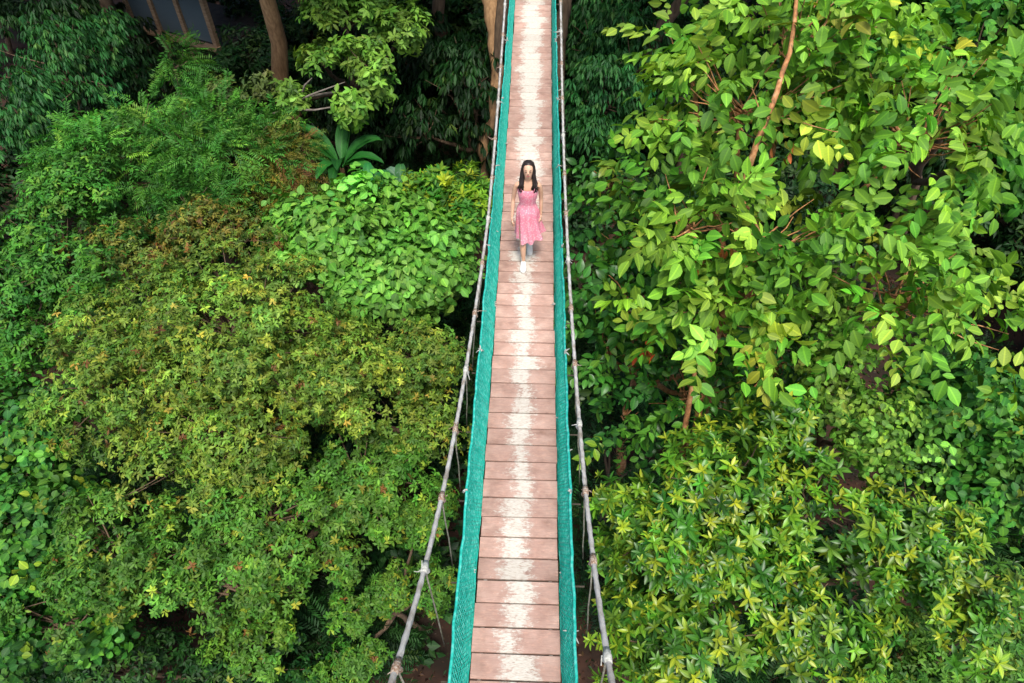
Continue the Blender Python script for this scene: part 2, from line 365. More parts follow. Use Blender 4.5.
        for x in np.linspace(-wl, wr, 5):
            ti = tz*x/W2
            rr.append(np.array([[x, cy+py+yaw*x, z+pz+sl*py+ti] for py, pz in prof]))
        bm.rings(rr)
        hw = .075+.085*R.random()+.08*far+(.04 if R.random() < .25 else 0)-(.03 if R.random() < .2 else 0)
        wear += [(hw, R.normal(-.005, .03), R.uniform(.80, 1.10))]*30
    o = bm.build('deck', m, bridge)
    a = o.data.attributes.new('wear', 'FLOAT_VECTOR', 'POINT'); a.data.foreach_set('vector', np.array(wear, np.float32).ravel())
mkdeck()
DL = (-2.7, 24.0)
for s in (-1, 1):
    b = MB(); ys = np.linspace(DL[0], DL[1], 90); b.tube(np.stack([ys*0+s*.30, ys, dz(ys)-.052], -1), .018, 6); b.build('stringer_cable', M['cable'], bridge, True)
beam_y = [Y0+PITCHP*4*k for k in range(-4, 25)]
for y in beam_y:
    b = MB(); b.box((0, y, float(dz(y))-.10), (.37, .03, .035)); b.tube([(-.62, y, float(dz(y))-.10), (.62, y, float(dz(y))-.10)], .009, 6); b.build('cross_beam', M['beam'], bridge)
# net: diamond mesh of strands between the deck edge and the top rope
def net_pt(s, y, t, layer=0):
    """t 0 bottom .. 1 top"""
    bow = math.sin(PI*t)*.03
    x = .392+(.106 if s < 0 else .078)*(1-.42*min(1, max(0, (y-6)/8)))*t**.8+bow*(1 if layer == 0 else .1)-(.028*layer*math.sin(PI*min(1, t*1.02)))
    z = float(dz(y))-.03+(NH+.012*math.sin(y*2.1+s))*t
    x += .004*math.sin(y*5+t*3)+.003*math.sin(y*11.+s*2)+.004*math.sin(y*29+t*5)
    return (s*x, y, z)
NH = .50
for s in (-1, 1):
    nb = MB(); step = .040; run = .17
    for layer in (0, 1):
        for dr in (-1, 1):
            for y in np.arange(DL[0], 22.5, step):
                y_ = y+layer*step*.5
                if 14 < y_ < 30 and False: continue
                P = [net_pt(s, y_+dr*run*(t-.5)*1.6, t, layer) for t in np.linspace(0, 1, 6)]
                nb.tube(P, .0058, 3, False)
    net = nb.build('side_net', M['net'], bridge)
    rb = MB(); ys = np.linspace(DL[0], 23.5, 200)
    rb.tube([net_pt(s, y, 1) for y in ys], .014, 6); rb.tube([net_pt(s, y, 0) for y in ys], .010, 6)
    for t in (.36, .7): rb.tube([net_pt(s, y, t) for y in ys], .006, 5)
    rb.build('net_rope', M['net'], net, True)
    # ties
    for i, y in enumerate(np.arange(-.4, 21, .62)):
        tb = MB(); t = (1., .55, .08)[i % 3]; p = np.array(net_pt(s, y, t))+[0, 0, .012]
        for q in range(5):
            e = p+R.normal(0, .03, 3); tb.tube([p, (p+e)/2+[0, 0, .006], e], [.011, .008, .004], 5)
        tb.build('tie', M['tie'], net, True)
HY = [-.35, .55, 1.20, 2.0, 2.75, 3.6, 4.45, 5.35, 6.25, 7.15, 8.0, 8.9, 9.8, 10.7, 11.6, 12.5, 13.4, 14.3, 15.2, 16.2, 17.2, 18.2]
for s in (-1, 1):
    b = MB(); ys = np.linspace(-3, 24, 240); P = cable_xyz(s, ys)
    b.tube(P, .0168, 8)
    # two outer lays twisted round the core make it read as wire rope
    for q in range(4):
        a = ys*11+q*PI/2; P2 = P+np.stack([np.cos(a)*.0125, ys*0, np.sin(a)*.0125], -1)
        b.tube(P2, .0085, 4, False)
    main = b.build('main_cable', M['cable'], bridge, True)
    for i, y in enumerate(HY):
        p = cable_xyz(s, y+(.12 if s > 0 else 0)); q = np.array([s*.615, p[1]+.03, float(dz(p[1]))-.07])
        cb = MB(); a = cable_xyz(s, p[1]-.05); c = cable_xyz(s, p[1]+.05)
        cb.tube([a, p, c], [.022, .027, .021], 8); cb.tube([p+[s*.01, 0, 0], p+[-s*.015, 0, -.055], p+[s*.0, .0, -.11]], [.022, .020, .008], 6)
        for _ in range(3):
            e = p+R.normal(0, .045, 3)*[1, 1.2, .6]; cb.tube([p, (p+e)/2+R.normal(0, .012, 3), e], [.007, .005, .003], 4)
        cl = cb.build('clamp', M['rust'] if (i+(s > 0)) % 3 else M['tie'], main, True)
        hb = MB(); d = q-p; L = np.linalg.norm(d)
        hb.tube(curve(p-[0, 0, .1], q, 0, 5, .003), .0066, 5); hb.build('hanger_wire', M['wire'], bridge, True)

# ------------------------------------------------------------------ colours of foliage
G = dict(
 olive=[(4, (.20, .33, .04)), (4, (.12, .26, .032)), (1.2, (.32, .42, .05)), (.14, (.48, .38, .06)), (.12, (.22, .12, .04))],
 olive2=[(4, (.08, .23, .028)), (3, (.12, .29, .032)), (.5, (.28, .38, .04)), (.07, (.28, .14, .04))],
 bright=[(4, (.14, .40, .05)), (3, (.20, .50, .07)), (1, (.09, .30, .04))],
 dark=[(3, (.010, .048, .010)), (2, (.018, .075, .014)), (.3, (.05, .12, .018))],  # near-black greens: shade of the hollow is put into the leaf colour
 blue=[(3, (.025, .13, .03)), (2, (.045, .19, .04)), (.3, (.09, .26, .05))],
 mid=[(3, (.05, .21, .025)), (2, (.09, .29, .03)), (.4, (.17, .38, .04))],
 fresh=[(3, (.19, .42, .035)), (2.5, (.12, .33, .03)), (1.5, (.29, .54, .055)), (.2, (.46, .55, .05))],
 light=[(3, (.16, .36, .04)), (2, (.23, .45, .06)), (1, (.10, .26, .035))],
 lime=[(3, (.13, .36, .025)), (1.5, (.22, .46, .03)), (.5, (.40, .52, .04)), (4, (.06, .24, .025))],
 autumn=[(3, (.17, .22, .03)), (2, (.25, .22, .035)), (1, (.11, .18, .025)), (.5, (.20, .10, .03))],
 deepleaf=[(3, (.045, .19, .03)), (2.5, (.075, .26, .03)), (1.2, (.13, .36, .04)), (.2, (.3, .45, .04))],
 gloss=[(3, (.055, .20, .020)), (3, (.10, .29, .025)), (2, (.20, .42, .032))],
)
def near(u, v, d, r): return (ray(u, v, d), r)
def gb(p): return (p[0], p[1], 0)

# --- left bank
A = [near(235, 330, 12.6, (2.0, 1.9, 1.2)), near(330, 372, 12.9, (1.6, 1.5, .9)), near(130, 360, 13.2, (1.9, 1.9, 1.2)), near(225, 425, 12.4, (1.7, 1.6, 1.0)), near(420, 350, 13.8, (1.1, 1.1, .7)), near(425, 425, 13.6, (.75, .9, .5))]
tree('olive_leaved_tree', 'broad tree with small olive and yellowish leaves filling the left beside the bridge', 'tree', gb(ray(230, 400, 14.5)), A, 'palmate', 1.75, .38, 36, .086, G['olive'], trunk_r=.17, flat=.3)
A = [near(265, 515, 12.0, (1.5, 1.5, .9)), near(365, 470, 12.9, (1.3, 1.2, .7)), near(225, 580, 12.1, (1.1, .9, .6)), near(255, 640, 12.6, (.9, .7, .45)), near(330, 560, 12.3, (.8, .8, .5)), near(120, 560, 11.8, (1.4, 1.4, .9))]
tree('green_leaved_tree', 'green small leaved tree with dark holes in its crown at the lower left', 'tree', gb(ray(270, 540, 14.)), A, 'palmate', 1.35, .36, 32, .095, G['olive2'], trunk_r=.14, flat=.3)
A = [near(418, 515, 13.4, (.8, .8, .5)), near(432, 585, 13.2, (.45, .6, .35)), near(358, 655, 13.0, (.5, .45, .3)), near(385, 590, 13.3, (.55, .5, .3)), near(350, 610, 13.2, (.5, .45, .3)), near(330, 680, 13, (.4, .4, .3))]
tree('slender_tree', 'slender tree with bright small leaf sprays close under the left cable', 'tree', gb(ray(420, 600, 14.3)), A, 'palmate', 1.35, .3, 26, .085, G['olive2'], trunk_r=.06, flat=.25)
A = [near(230, 670, 12.8, (1.3, 1.1, .6)), near(120, 670, 12.6, (1.4, 1.1, .7)), near(300, 690, 13.2, (.6, .6, .35))]
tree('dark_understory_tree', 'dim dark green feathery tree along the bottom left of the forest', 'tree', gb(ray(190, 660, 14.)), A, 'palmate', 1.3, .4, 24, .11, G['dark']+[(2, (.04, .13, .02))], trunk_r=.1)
A = [near(372, 238, 16.2, (2.1, 1.6, 1.0)), near(320, 228, 16.2, (1.1, 1.1, .8)), near(432, 268, 15.8, (1.0, 1.1, .8)), near(385, 285, 15.4, (1.2, 1.0, .6))]
tree('bright_green_tree', 'rounded bright green tree with broad overlapping leaves left of the walking woman', 'tree', gb(ray(380, 250, 18)), A, 'ovate', 1.7, .42, 26, .21, G['bright'], trunk_r=.14, flat=.22)
A = [near(455, 192, 17.2, (.85, .8, .75)), near(425, 188, 17.4, (.55, .6, .55)), near(475, 215, 16.8, (.8, .8, .8)), near(450, 225, 16.8, (.6, .6, .5))]
tree('yellow_tipped_shrub', 'lime and yellow leaved shrub between the bright tree and the left net', 'shrub', gb(ray(455, 200, 18.6)), A, 'whorl', 1.2, .36, 10, .24, G['lime'], young=(.25, (.46, .54, .03)), trunk_r=.08, flat=.3)
A = [near(200, 150, 17.5, (1.9, 1.7, 1.1)), near(120, 170, 17., (2., 1.8, 1.2)), near(200, 118, 18.3, (.8, .9, .6)), near(172, 62, 18.5, (.5, .8, .6)), near(190, 205, 16.5, (1.0, 1.0, .6)), near(245, 140, 17.8, (1.1, 1.1, .7))]
tree('feathery_green_tree', 'feathery mid green tree drooping at the upper left below the hut', 'tree', gb(ray(190, 160, 19.5)), A, 'feather', 1.5, .5, 14, .13, G['mid'], trunk_r=.15, big=False, flat=.3)
A = [near(282, 165, 18.2, (.95, .9, .8)), near(262, 195, 17.8, (.6, .6, .5)), near(290, 190, 18, (.6, .6, .5))]
tree('yellowing_shrub', 'yellowing brownish green shrub beside the banana plant', 'shrub', gb(ray(280, 180, 19.6)), A, 'feather', 1.4, .38, 14, .10, G['autumn'], trunk_r=.06, big=False, flat=.3)
A = [near(205, 225, 15.2, (1.0, .9, .6)), near(240, 238, 15, (.7, .7, .5)), near(130, 250, 15, (1.2, 1.0, .7))]
tree('brown_tinged_tree', 'brown and yellow tinged small leaved tree under the feathery tree on the left', 'tree', gb(ray(210, 235, 17)), A, 'palmate', 1.4, .4, 30, .09, G['autumn']+[(3, (.09, .16, .025))], trunk_r=.08, flat=.3)
A = [near(345, 15, 19.5, (1.5, 1.4, .8)), near(375, 65, 19.0, (1.0, .9, .7)), near(320, 55, 19.0, (.9, .9, .5)), near(350, 105, 18.2, (.45, .5, .6)), near(405, 25, 20, (.9, .9, .6)), near(290, 95, 18.6, (.6, .6, .3))]
tree('overhanging_tree', 'tree with pale green leaf sprays hanging over the dark gap at the top left', 'tree', gb(ray(330, 0, 24.)), A, 'palmate', .85, .42, 16, .20, G['light'], trunk_r=.13, flat=.3)
A = [near(235, 95, 18.5, (.55, .6, .3)), near(262, 88, 18.8, (.5, .5, .3)), near(225, 88, 18.6, (.4, .4, .3))]
tree('pale_sapling', 'pale grey green sapling in front of the brown trunk at the upper left', 'tree', gb(ray(240, 95, 21)), A, 'palmate', 1.1, .34, 14, .17, [(3, (.13, .20, .05)), (2, (.09, .16, .04))], trunk_r=.04, flat=.3)

# banana plants and broad grey green leaves
def banana(name, label, u, v, d, n, L, pal, spread=.8, cat='banana plant', W=.16):
    c = ray(u, v, d); base = np.array([c[0], c[1], float(gz(c[0], c[1]))]); t = empty(name, base, label, cat)
    st = MB(); st.tube(curve(base-[0, 0, .2], c, 0, 6, .02), np.linspace(.13, .06, 6), 8); st.build('stem', M['tanbark'], t, True)
    for i in range(n):
        a = i*2.4+R.uniform(-.3, .3); out = np.array([math.cos(a), math.sin(a), 0]); up = R.uniform(1.0, 1.7)
        k = 14; s = np.linspace(0, 1, k); P = c+np.outer(s, out*spread*L)+np.outer(s*up*L*.7-s**2*L*.65, [0, 0, 1])
        T = norm(np.gradient(P, axis=0)); side = norm(np.cross(T, [0, 0, 1.])); nn = np.cross(side, T)
        wd = W*L*np.sin(PI*np.clip((s-.12)/.88, 0, 1)**.75)**.6; wd[s < .12] = .012*L
        rows = []
        for j in range(k):
            rows.append(np.array([P[j]+side[j]*wd[j]*q+nn[j]*(abs(q)*wd[j]*.35+.01*math.sin(j*2.+q*4)) for q in (-1, -.5, 0, .5, 1)]))
        m = MB(); m.rings(rows, closed=False, capa=False, capb=False)
        o = m.build('leaf', M['leaf'], t, True)
        c0 = pigment(1, pal, .1)[0]; at = o.data.attributes.new('tint', 'FLOAT_COLOR', 'POINT'); cc = np.ones((k*5, 4), np.float32); cc[:, :3] = c0; at.data.foreach_set('color', cc.ravel())
        u_ = o.data.attributes.new('luv', 'FLOAT_VECTOR', 'POINT'); uu = np.zeros((k, 5, 3), np.float32); uu[..., 0] = np.array([-.5, -.25, 0, .25, .5]); uu[..., 1] = s[:, None]*1.6; u_.data.foreach_set('vector', uu.ravel())
    return t
banana('banana_plant', 'dark green banana plant with long arching leaves in the shade at the upper left', 342, 168, 18.9, 12, 1.75, [(1, (.02, .14, .02)), (1, (.035, .19, .03))], .7, W=.095)
banana('broad_leaf_plant', 'broad leaved plant with grey green upright leaves behind the bright green tree', 402, 190, 18.2, 10, 1.1, [(2, (.05, .20, .06)), (1, (.16, .30, .20))], .45, 'plant', .13)
banana('broad_leaf_plant', 'small dark broad leaved plant between banana plant and bright tree', 370, 190, 18.2, 9, 1.0, [(1, (.03, .20, .05))], .6, 'plant', .13)

# --- right bank
A = [near(745, 95, 9.6, (1.5, 1.2, .9)), near(690, 215, 9.3, (1.05, .9, .65)), near(770, 235, 9.2, (1.1, .95, .7)), near(800, 30, 9.4, (1.3, 1.2, .9)), near(720, 305, 9.3, (1.05, .9, .55)),
     near(920, 120, 9.5, (1.5, 1.5, 1.0)), near(690, 45, 10., (.6, .7, .5)), near(905, 290, 9.5, (1.3, 1.3, .8))]
def bigleaf_extra(lv):
    # one dead red brown spray hanging among the green
    c = ray(646, 346, 9.2); k = 9; lv.add(c+R.normal(0, .06, (k, 3)), R.normal(0, .4, (k, 3))+[0, 0, -1.], R.normal(0, 1, (k, 3)), .16, .07, pigment(k, [(1, (.42, .07, .02)), (1, (.32, .10, .03))]))
    for (u, v) in ((700, 260), (790, 150), (722, 250)):
        c = ray(u, v, 8.8); k = 5; lv.add(c+R.normal(0, .06, (k, 3)), R.normal(0, .5, (k, 3))+[0, 0, -1.], R.normal(0, 1, (k, 3)), .14, .06, pigment(k, [(1, (.30, .10, .03)), (1, (.42, .12, .03))]))
T1 = tree('large_leaved_tree', 'large leaved tree with fresh green hanging leaves and orange branches right of the bridge', 'tree', gb(ray(735, 330, 13.)), A, 'pinnate', 1.45, .42, 4, .205, G['fresh'], trunk_r=.10, bark='orangebark', flat=.35, extra=bigleaf_extra)
A = [near(625, 235, 11.6, (.8, .9, .7)), near(598, 290, 12, (.4, .7, .5)), near(625, 410, 11.4, (.4, .5, .35)), near(640, 300, 11.2, (.9, .9, .6)), near(615, 180, 12.2, (.5, .6, .5)), near(690, 390, 10.9, (1.0, .9, .6)), near(612, 350, 11.2, (.5, .6, .5)), near(660, 250, 11.5, (.9, .9, .7)), near(780, 360, 10.6, (1.2, .9, .6))]
tree('dark_broadleaf_tree', 'deeper green broad leaved tree next to the right cable behind the fresh green one', 'tree', gb(ray(650, 330, 14)), A, 'pinnate', 1.4, .42, 5, .18, G['deepleaf'], trunk_r=.10, bark='orangebark', mat='leafgloss', flat=.35)
A = [near(735, 470, 9.0, (.95, .85, .55)), near(655, 540, 8.9, (.6, .65, .5)), near(735, 560, 8.8, (1.0, .85, .6)), near(800, 620, 8.6, (1.0, .8, .6)), near(680, 640, 8.6, (.9, .7, .55)), near(810, 500, 8.8, (.8, .8, .55)), near(920, 560, 8.8, (1.1, 1.1, .7)), near(780, 420, 9.3, (.6, .6, .4)), near(630, 505, 9.3, (.4, .4, .35)), near(618, 560, 9.6, (.35, .5, .4)), near(632, 620, 9.4, (.45, .5, .4)), near(628, 672, 9.2, (.4, .4, .35))]
tree('glossy_whorled_tree', 'glossy narrow leaved tree with yellow new tips at the lower right', 'tree', gb(ray(740, 560, 12.5)), A, 'whorl', 1.35, .34, 14, .155, G['gloss'], young=(.45, (.50, .56, .035)), trunk_r=.12, mat='leafgloss', flat=.35)
A = [near(840, 380, 9.6, (.5, .7, .8)), near(880, 430, 9.4, (.7, .7, .6)), near(835, 300, 9.8, (.35, .5, .5))]
tree('yellow_green_tree', 'yellow green leafy tree at the right edge above the glossy tree', 'tree', gb(ray(860, 420, 13)), A, 'ovate', 1.4, .34, 18, .10, G['light'], trunk_r=.07, flat=.4)
A = [near(605, 90, 21, (1.2, 1.4, 1.6)), near(600, 30, 22.5, (1.5, 1.4, 1.4)), near(640, 60, 22, (1.4, 1.4, 1.4)), near(590, 135, 20, (.6, .8, .7)), near(660, 10, 23, (1.7, 1.6, 1.4))]
tree('drooping_blue_green_tree', 'drooping blue green tree in the shade beyond the bridge on the right', 'tree', gb(ray(615, 60, 25)), A, 'droop', 1.4, .55, 20, .24, G['blue'], trunk_r=.14, flat=.3, big=False)
A = [near(610, 440, 14.0, (.8, 1.0, .5)), near(600, 400, 14.5, (.6, .9, .5)), near(650, 450, 13.5, (.8, .8, .5)), near(600, 560, 13.5, (.7, 1.0, .5))]
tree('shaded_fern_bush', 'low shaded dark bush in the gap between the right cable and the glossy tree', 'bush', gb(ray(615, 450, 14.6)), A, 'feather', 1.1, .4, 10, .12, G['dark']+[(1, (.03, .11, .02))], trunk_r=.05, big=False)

A = [near(60, 250, 14.8, (1.6, 1.5, 1.0)), near(20, 330, 14.5, (1.5, 1.4, .9)), near(75, 190, 15.5, (1.2, 1.2, .8))]
tree('far_left_tree', 'mid green small leaved tree at the far left edge beside the olive one', 'tree', gb(ray(45, 280, 17)), A, 'palmate', 1.3, .42, 26, .11, G['mid'], trunk_r=.12, flat=.3)
A = [near(30, 520, 12.8, (1.4, 1.4, .9)), near(60, 620, 12.6, (1.5, 1.3, .8)), near(20, 430, 13.4, (1.2, 1.2, .8))]
tree('lower_left_tree', 'broad leaved deep green tree in the lower left corner', 'tree', gb(ray(40, 560, 15)), A, 'ovate', 1.2, .42, 20, .16, G['deepleaf'], trunk_r=.12, flat=.35)
A = [near(60, 60, 19, (1.8, 1.6, 1.1)), near(105, 45, 20, (1.2, 1.3, .9)), near(20, 110, 18, (1.6, 1.4, 1.0))]
tree('upper_left_tree', 'dull green drooping tree in the upper left corner beside the hut', 'tree', gb(ray(60, 70, 22)), A, 'droop', 1.3, .5, 20, .2, G['blue'], trunk_r=.13, flat=.35, big=False)
A = [near(985, 400, 10.6, (1.2, 1.2, .8)), near(1000, 480, 10.4, (1.1, 1.1, .7)), near(940, 430, 10.8, (.9, .9, .6))]
tree('far_right_tree', 'deep green broad leaved tree at the far right edge', 'tree', gb(ray(970, 440, 14)), A, 'ovate', 1.3, .4, 22, .15, G['deepleaf'], trunk_r=.11, flat=.35)
A = [near(985, 620, 9.6, (1.0, 1.0, .7)), near(920, 670, 9.4, (.8, .8, .5))]
tree('lower_right_tree', 'small leaved olive green tree in the lower right corner', 'tree', gb(ray(970, 640, 13)), A, 'palmate', 1.4, .36, 28, .08, G['olive2'], trunk_r=.09, flat=.3)
A = [near(985, 40, 11.5, (1.4, 1.4, 1.0)), near(1010, 140, 11, (1.2, 1.3, .9)), near(900, 20, 12.5, (1.3, 1.3, .9))]
tree('upper_right_tree', 'dense dull green tree in the upper right corner behind the large leaves', 'tree', gb(ray(990, 90, 15)), A, 'ovate', 1.2, .45, 20, .17, G['mid'], trunk_r=.12, flat=.35)

# --- dim trees behind at the top, and tall trunks
def trunkonly(name, label, pts, rads, bark='bark', k=10):
    P = [ray(*p) for p in pts]; g = P[-1].copy(); g[2] = float(gz(g[0], g[1]))-.2; P.append(g); P = np.array(P)
    t = empty(name, (g[0], g[1], g[2]+.2), label, 'tree')
    b = MB(); tt = np.linspace(0, 1, len(P)); t2 = np.linspace(0, 1, 24)
    Q = np.stack([np.interp(t2, tt, P[:, i]) for i in range(3)], -1); Q[1:-1] += R.normal(0, .02, (22, 3))
    b.tube(Q, np.interp(t2, tt, list(rads)+[rads[-1]*1.2]), k); b.build('trunk', M[bark], t, True)
    return t, Q
def high(name, label, base, L, r, bark):
    return tree(name, label, 'tree', base, [(c_, (rr_, rr_, rr_*.55)) for c_, rr_ in L], 'palmate', 1.5, .6, 13, .32, G['mid'], trunk_r=r, bark=bark, big=False, flat=.35)
high('tall_tree', 'tall tree with a thick tan trunk rising beside the hut at the top left', (-8.35, 21.6, 0), [((-8.6, 18.2, 3.6), 2.2), ((-5.2, 18.2, 3.4), 2.2), ((-11.5, 19.5, 3.4), 2.3), ((-6.5, 21.8, 4.4), 2.6), ((-3.2, 19.6, 4.2), 1.7), ((-9.5, 23.5, 4), 2.4)], .26, 'tanbark')  # crown lobes sit out of view, shaped to shade the hollow
high('added_shading_tree', 'tall dark trunked tree added to shade the forest beyond the bridge on the right', (2.0, 22.5, 0), [((3.6, 18.6, 3.6), 1.9), ((6.8, 18.8, 3.4), 2.3), ((5.2, 21.8, 4.4), 2.5), ((9.8, 20, 4), 2.3)], .2, 'bark')  # added tree, crown out of view, to darken the ground beyond the bridge
t2_, Q2 = trunkonly('forked_tree', 'pale forked tree leaning beside the far left net at the top', [(478, -70, 19.5), (490, 0, 20), (497, 60, 20.6), (494, 120, 21.2), (482, 140, 21.5)], [.26, .24, .19, .17, .17], 'tanbark')
b = MB(); P = [ray(510, -60, 18.8), ray(505, -10, 19.3), ray(501, 25, 19.8), ray(498, 60, 20.5), ray(497, 95, 21.0)]; b.tube(np.array(P), [.16, .18, .18, .13, .05], 9); b.build('limb', M['bark'], t2_, True)
trunkonly('dark_forked_tree', 'dark leaning trunk just right of the far end of the bridge', [(573, -80, 20), (566, 0, 21), (560, 40, 22)], [.2, .2, .2], 'bark')
# bare twisted branches in the dark gap
t, Q = trunkonly('bare_branched_tree', 'thin bare twisting tree in the dark hollow left of the bridge', [(455, 95, 22.5), (465, 118, 22.5), (470, 140, 22.8)], [.03, .05, .06], 'bark')
b = MB()
for (u0, v0, u1, v1, u2, v2) in ((470, 135, 450, 118, 432, 120), (465, 125, 470, 112, 482, 116), (462, 120, 458, 108, 452, 98), (450, 119, 444, 112, 436, 106)):
    b.tube(np.array([ray(u0, v0, 22.6), ray(u1, v1, 22.4), ray(u2, v2, 22.2)]), [.04, .03, .012], 5)
b.build('branches', M['bark'], t, True)
# exposed grey branches in the overhanging tree / lower left tree
t, Q = trunkonly('bare_grey_tree', 'bare grey branching tree behind the pale leaf sprays at the upper left', [(288, 98, 18.7), (286, 112, 19.), (284, 130, 19.5)], [.05, .07, .08], 'greybark')
b = MB()
for (u0, v0, u1, v1, u2, v2) in ((285, 108, 310, 95, 345, 82), (285, 110, 315, 110, 350, 104), (300, 98, 305, 85, 312, 78), (312, 96, 335, 92, 350, 96), (285, 110, 270, 115, 262, 112)):
    b.tube(np.array([ray(u0, v0, 18.7), ray(u1, v1, 18.5), ray(u2, v2, 18.2)]), [.045, .03, .01], 5)
b.build('branches', M['greybark'], t, True)
# visible orange branches of the large leaved tree
b = MB()
def obr(pts, r): 
    P = np.array([ray(*p) for p in pts]); tt = np.linspace(0, 1, len(P)); t2 = np.linspace(0, 1, 14); Q = np.stack([np.interp(t2, tt, P[:, i]) for i in range(3)], -1); Q[1:-1] += R.normal(0, .008, (12, 3))
    b.tube(Q, np.linspace(r[0], r[1], 14), 8)
obr([(797, -10, 8.75), (790, 50, 8.7), (780, 85, 8.72), (762, 130, 8.75), (744, 185, 9.0), (728, 300, 9.8), (700, 400, 10.6), (690, 470, 11.5)], (.024, .06))
obr([(764, 118, 8.7), (790, 119, 8.6), (812, 126, 8.6), (838, 132, 8.5)], (.010, .004)); obr([(766, 114, 8.7), (790, 111, 8.6), (805, 104, 8.6), (835, 109, 8.5)], (.008, .003))
obr([(764, 122, 8.7), (757, 100, 8.6), (752, 86, 8.5)], (.009, .004)); obr([(742, 200, 8.9), (765, 240, 8.8), (790, 300, 8.8)], (.02, .008))
obr([(712, 310, 9.75), (700, 345, 9.5), (693, 380, 9.4), (686, 420, 9.6), (680, 470, 10.2), (678, 520, 11.5)], (.018, .055))
br = b.build('limb', M['orangebark'], T1, True)

protos = []
for i, (nm, lab, st, pal, sz, big) in enumerate([('shade_tree', 'tree with leaves coloured dark for the deep shade beyond the bridge', 'droop', G['dark'], .26, False),
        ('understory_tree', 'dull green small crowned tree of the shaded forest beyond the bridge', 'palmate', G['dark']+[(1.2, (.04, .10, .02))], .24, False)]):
    b0 = np.array([(-6., 26., 0), (6.5, 27., 0)][i]); g = float(gz(b0[0], b0[1]))
    L = [((b0[0], b0[1], g+3.6), (1.8, 1.8, 1.1)), ((b0[0]+1.2, b0[1]-.5, g+2.6), (1.2, 1.2, .8)), ((b0[0]-1.2, b0[1]-.6, g+2.8), (1.2, 1.3, .9)), ((b0[0]+.2, b0[1]-1.3, g+1.8), (1.2, 1., .7))]
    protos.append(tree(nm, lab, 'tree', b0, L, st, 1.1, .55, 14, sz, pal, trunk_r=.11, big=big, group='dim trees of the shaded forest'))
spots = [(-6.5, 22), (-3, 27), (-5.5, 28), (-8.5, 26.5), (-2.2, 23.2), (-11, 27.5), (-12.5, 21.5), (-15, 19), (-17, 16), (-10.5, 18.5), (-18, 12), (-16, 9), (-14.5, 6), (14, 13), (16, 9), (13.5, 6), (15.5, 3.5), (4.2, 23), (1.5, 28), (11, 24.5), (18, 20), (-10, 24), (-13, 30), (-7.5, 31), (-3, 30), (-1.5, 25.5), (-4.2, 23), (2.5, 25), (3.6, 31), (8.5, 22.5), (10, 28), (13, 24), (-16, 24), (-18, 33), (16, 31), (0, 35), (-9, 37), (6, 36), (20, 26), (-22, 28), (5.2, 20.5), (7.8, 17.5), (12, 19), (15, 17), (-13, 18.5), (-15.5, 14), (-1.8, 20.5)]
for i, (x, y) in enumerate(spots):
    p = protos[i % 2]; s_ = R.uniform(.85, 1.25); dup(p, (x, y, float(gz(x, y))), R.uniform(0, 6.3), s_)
# low shrubs and saplings over the ground
sp_ = []
for i, (nm, lab, st, pal, sz, big) in enumerate([('forest_shrub', 'low dark green shrub on the forest floor', 'ovate', G['dark']+[(1, (.03, .10, .02))], .13, False),
        ('forest_fern', 'low feathery fern clump on the forest floor', 'feather', G['dark']+[(1.5, (.03, .11, .02))], .09, False)]):
    b0 = np.array([(-3.6, 6.2, 0), (3.4, 12.5, 0)][i]); g = float(gz(b0[0], b0[1]))
    L = [((b0[0], b0[1], g+.55), (.7, .7, .45)), ((b0[0]+.5, b0[1]+.3, g+.35), (.4, .5, .35))]
    sp_.append(tree(nm, lab, 'shrub', b0, L, st, 1.0, .3, 12, sz, pal, trunk_r=.025, big=big, group='low plants on the forest floor'))
for i in range(285):
    x = R.uniform(-17, 17); y = R.uniform(1.5, 28)
    if -5.2 < x < -1.6 and 3 < y < 7.5 and R.random() < .35: continue
    dup(sp_[i % 2], (x, y, float(gz(x, y))-.05), R.uniform(0, 6.3), R.uniform(.8, 1.9))
# tall canopy trees round the hollow; their crowns stand above the top edge of the view and shade it
cb0 = np.array([-9., 27., 0]); g = float(gz(cb0[0], cb0[1]))
L = [((cb0[0], cb0[1], g+14), (3.6, 3.6, 2)), ((cb0[0]+3, cb0[1]-1, g+12.5), (2.6, 2.6, 1.5)), ((cb0[0]-3, cb0[1]+1, g+13), (2.8, 2.6, 1.6)), ((cb0[0], cb0[1]+3, g+12.5), (2.6, 2.6, 1.5))]
ct = tree('canopy_tree', 'tall canopy tree standing behind the dark hollow with its crown above the view', 'tree', cb0, L, 'palmate', 1.3, .7, 12, .34, G['mid'], trunk_r=.22, big=False, group='tall canopy trees around the hollow')
for (x, y, s_) in ((-3, 25, 1.0), (4, 27, 1.1), (-15, 25, 1.1), (10, 26, 1.0), (-6, 34, 1.2), (2, 36, 1.2), (-18, 34, 1.2), (12, 35, 1.2), (17, 28, 1.), (-22, 26, 1.1), (22, 36, 1.3), (-28, 36, 1.3)):
    dup(ct, (x, y, float(gz(x, y))), R.uniform(0, 6.3), s_)
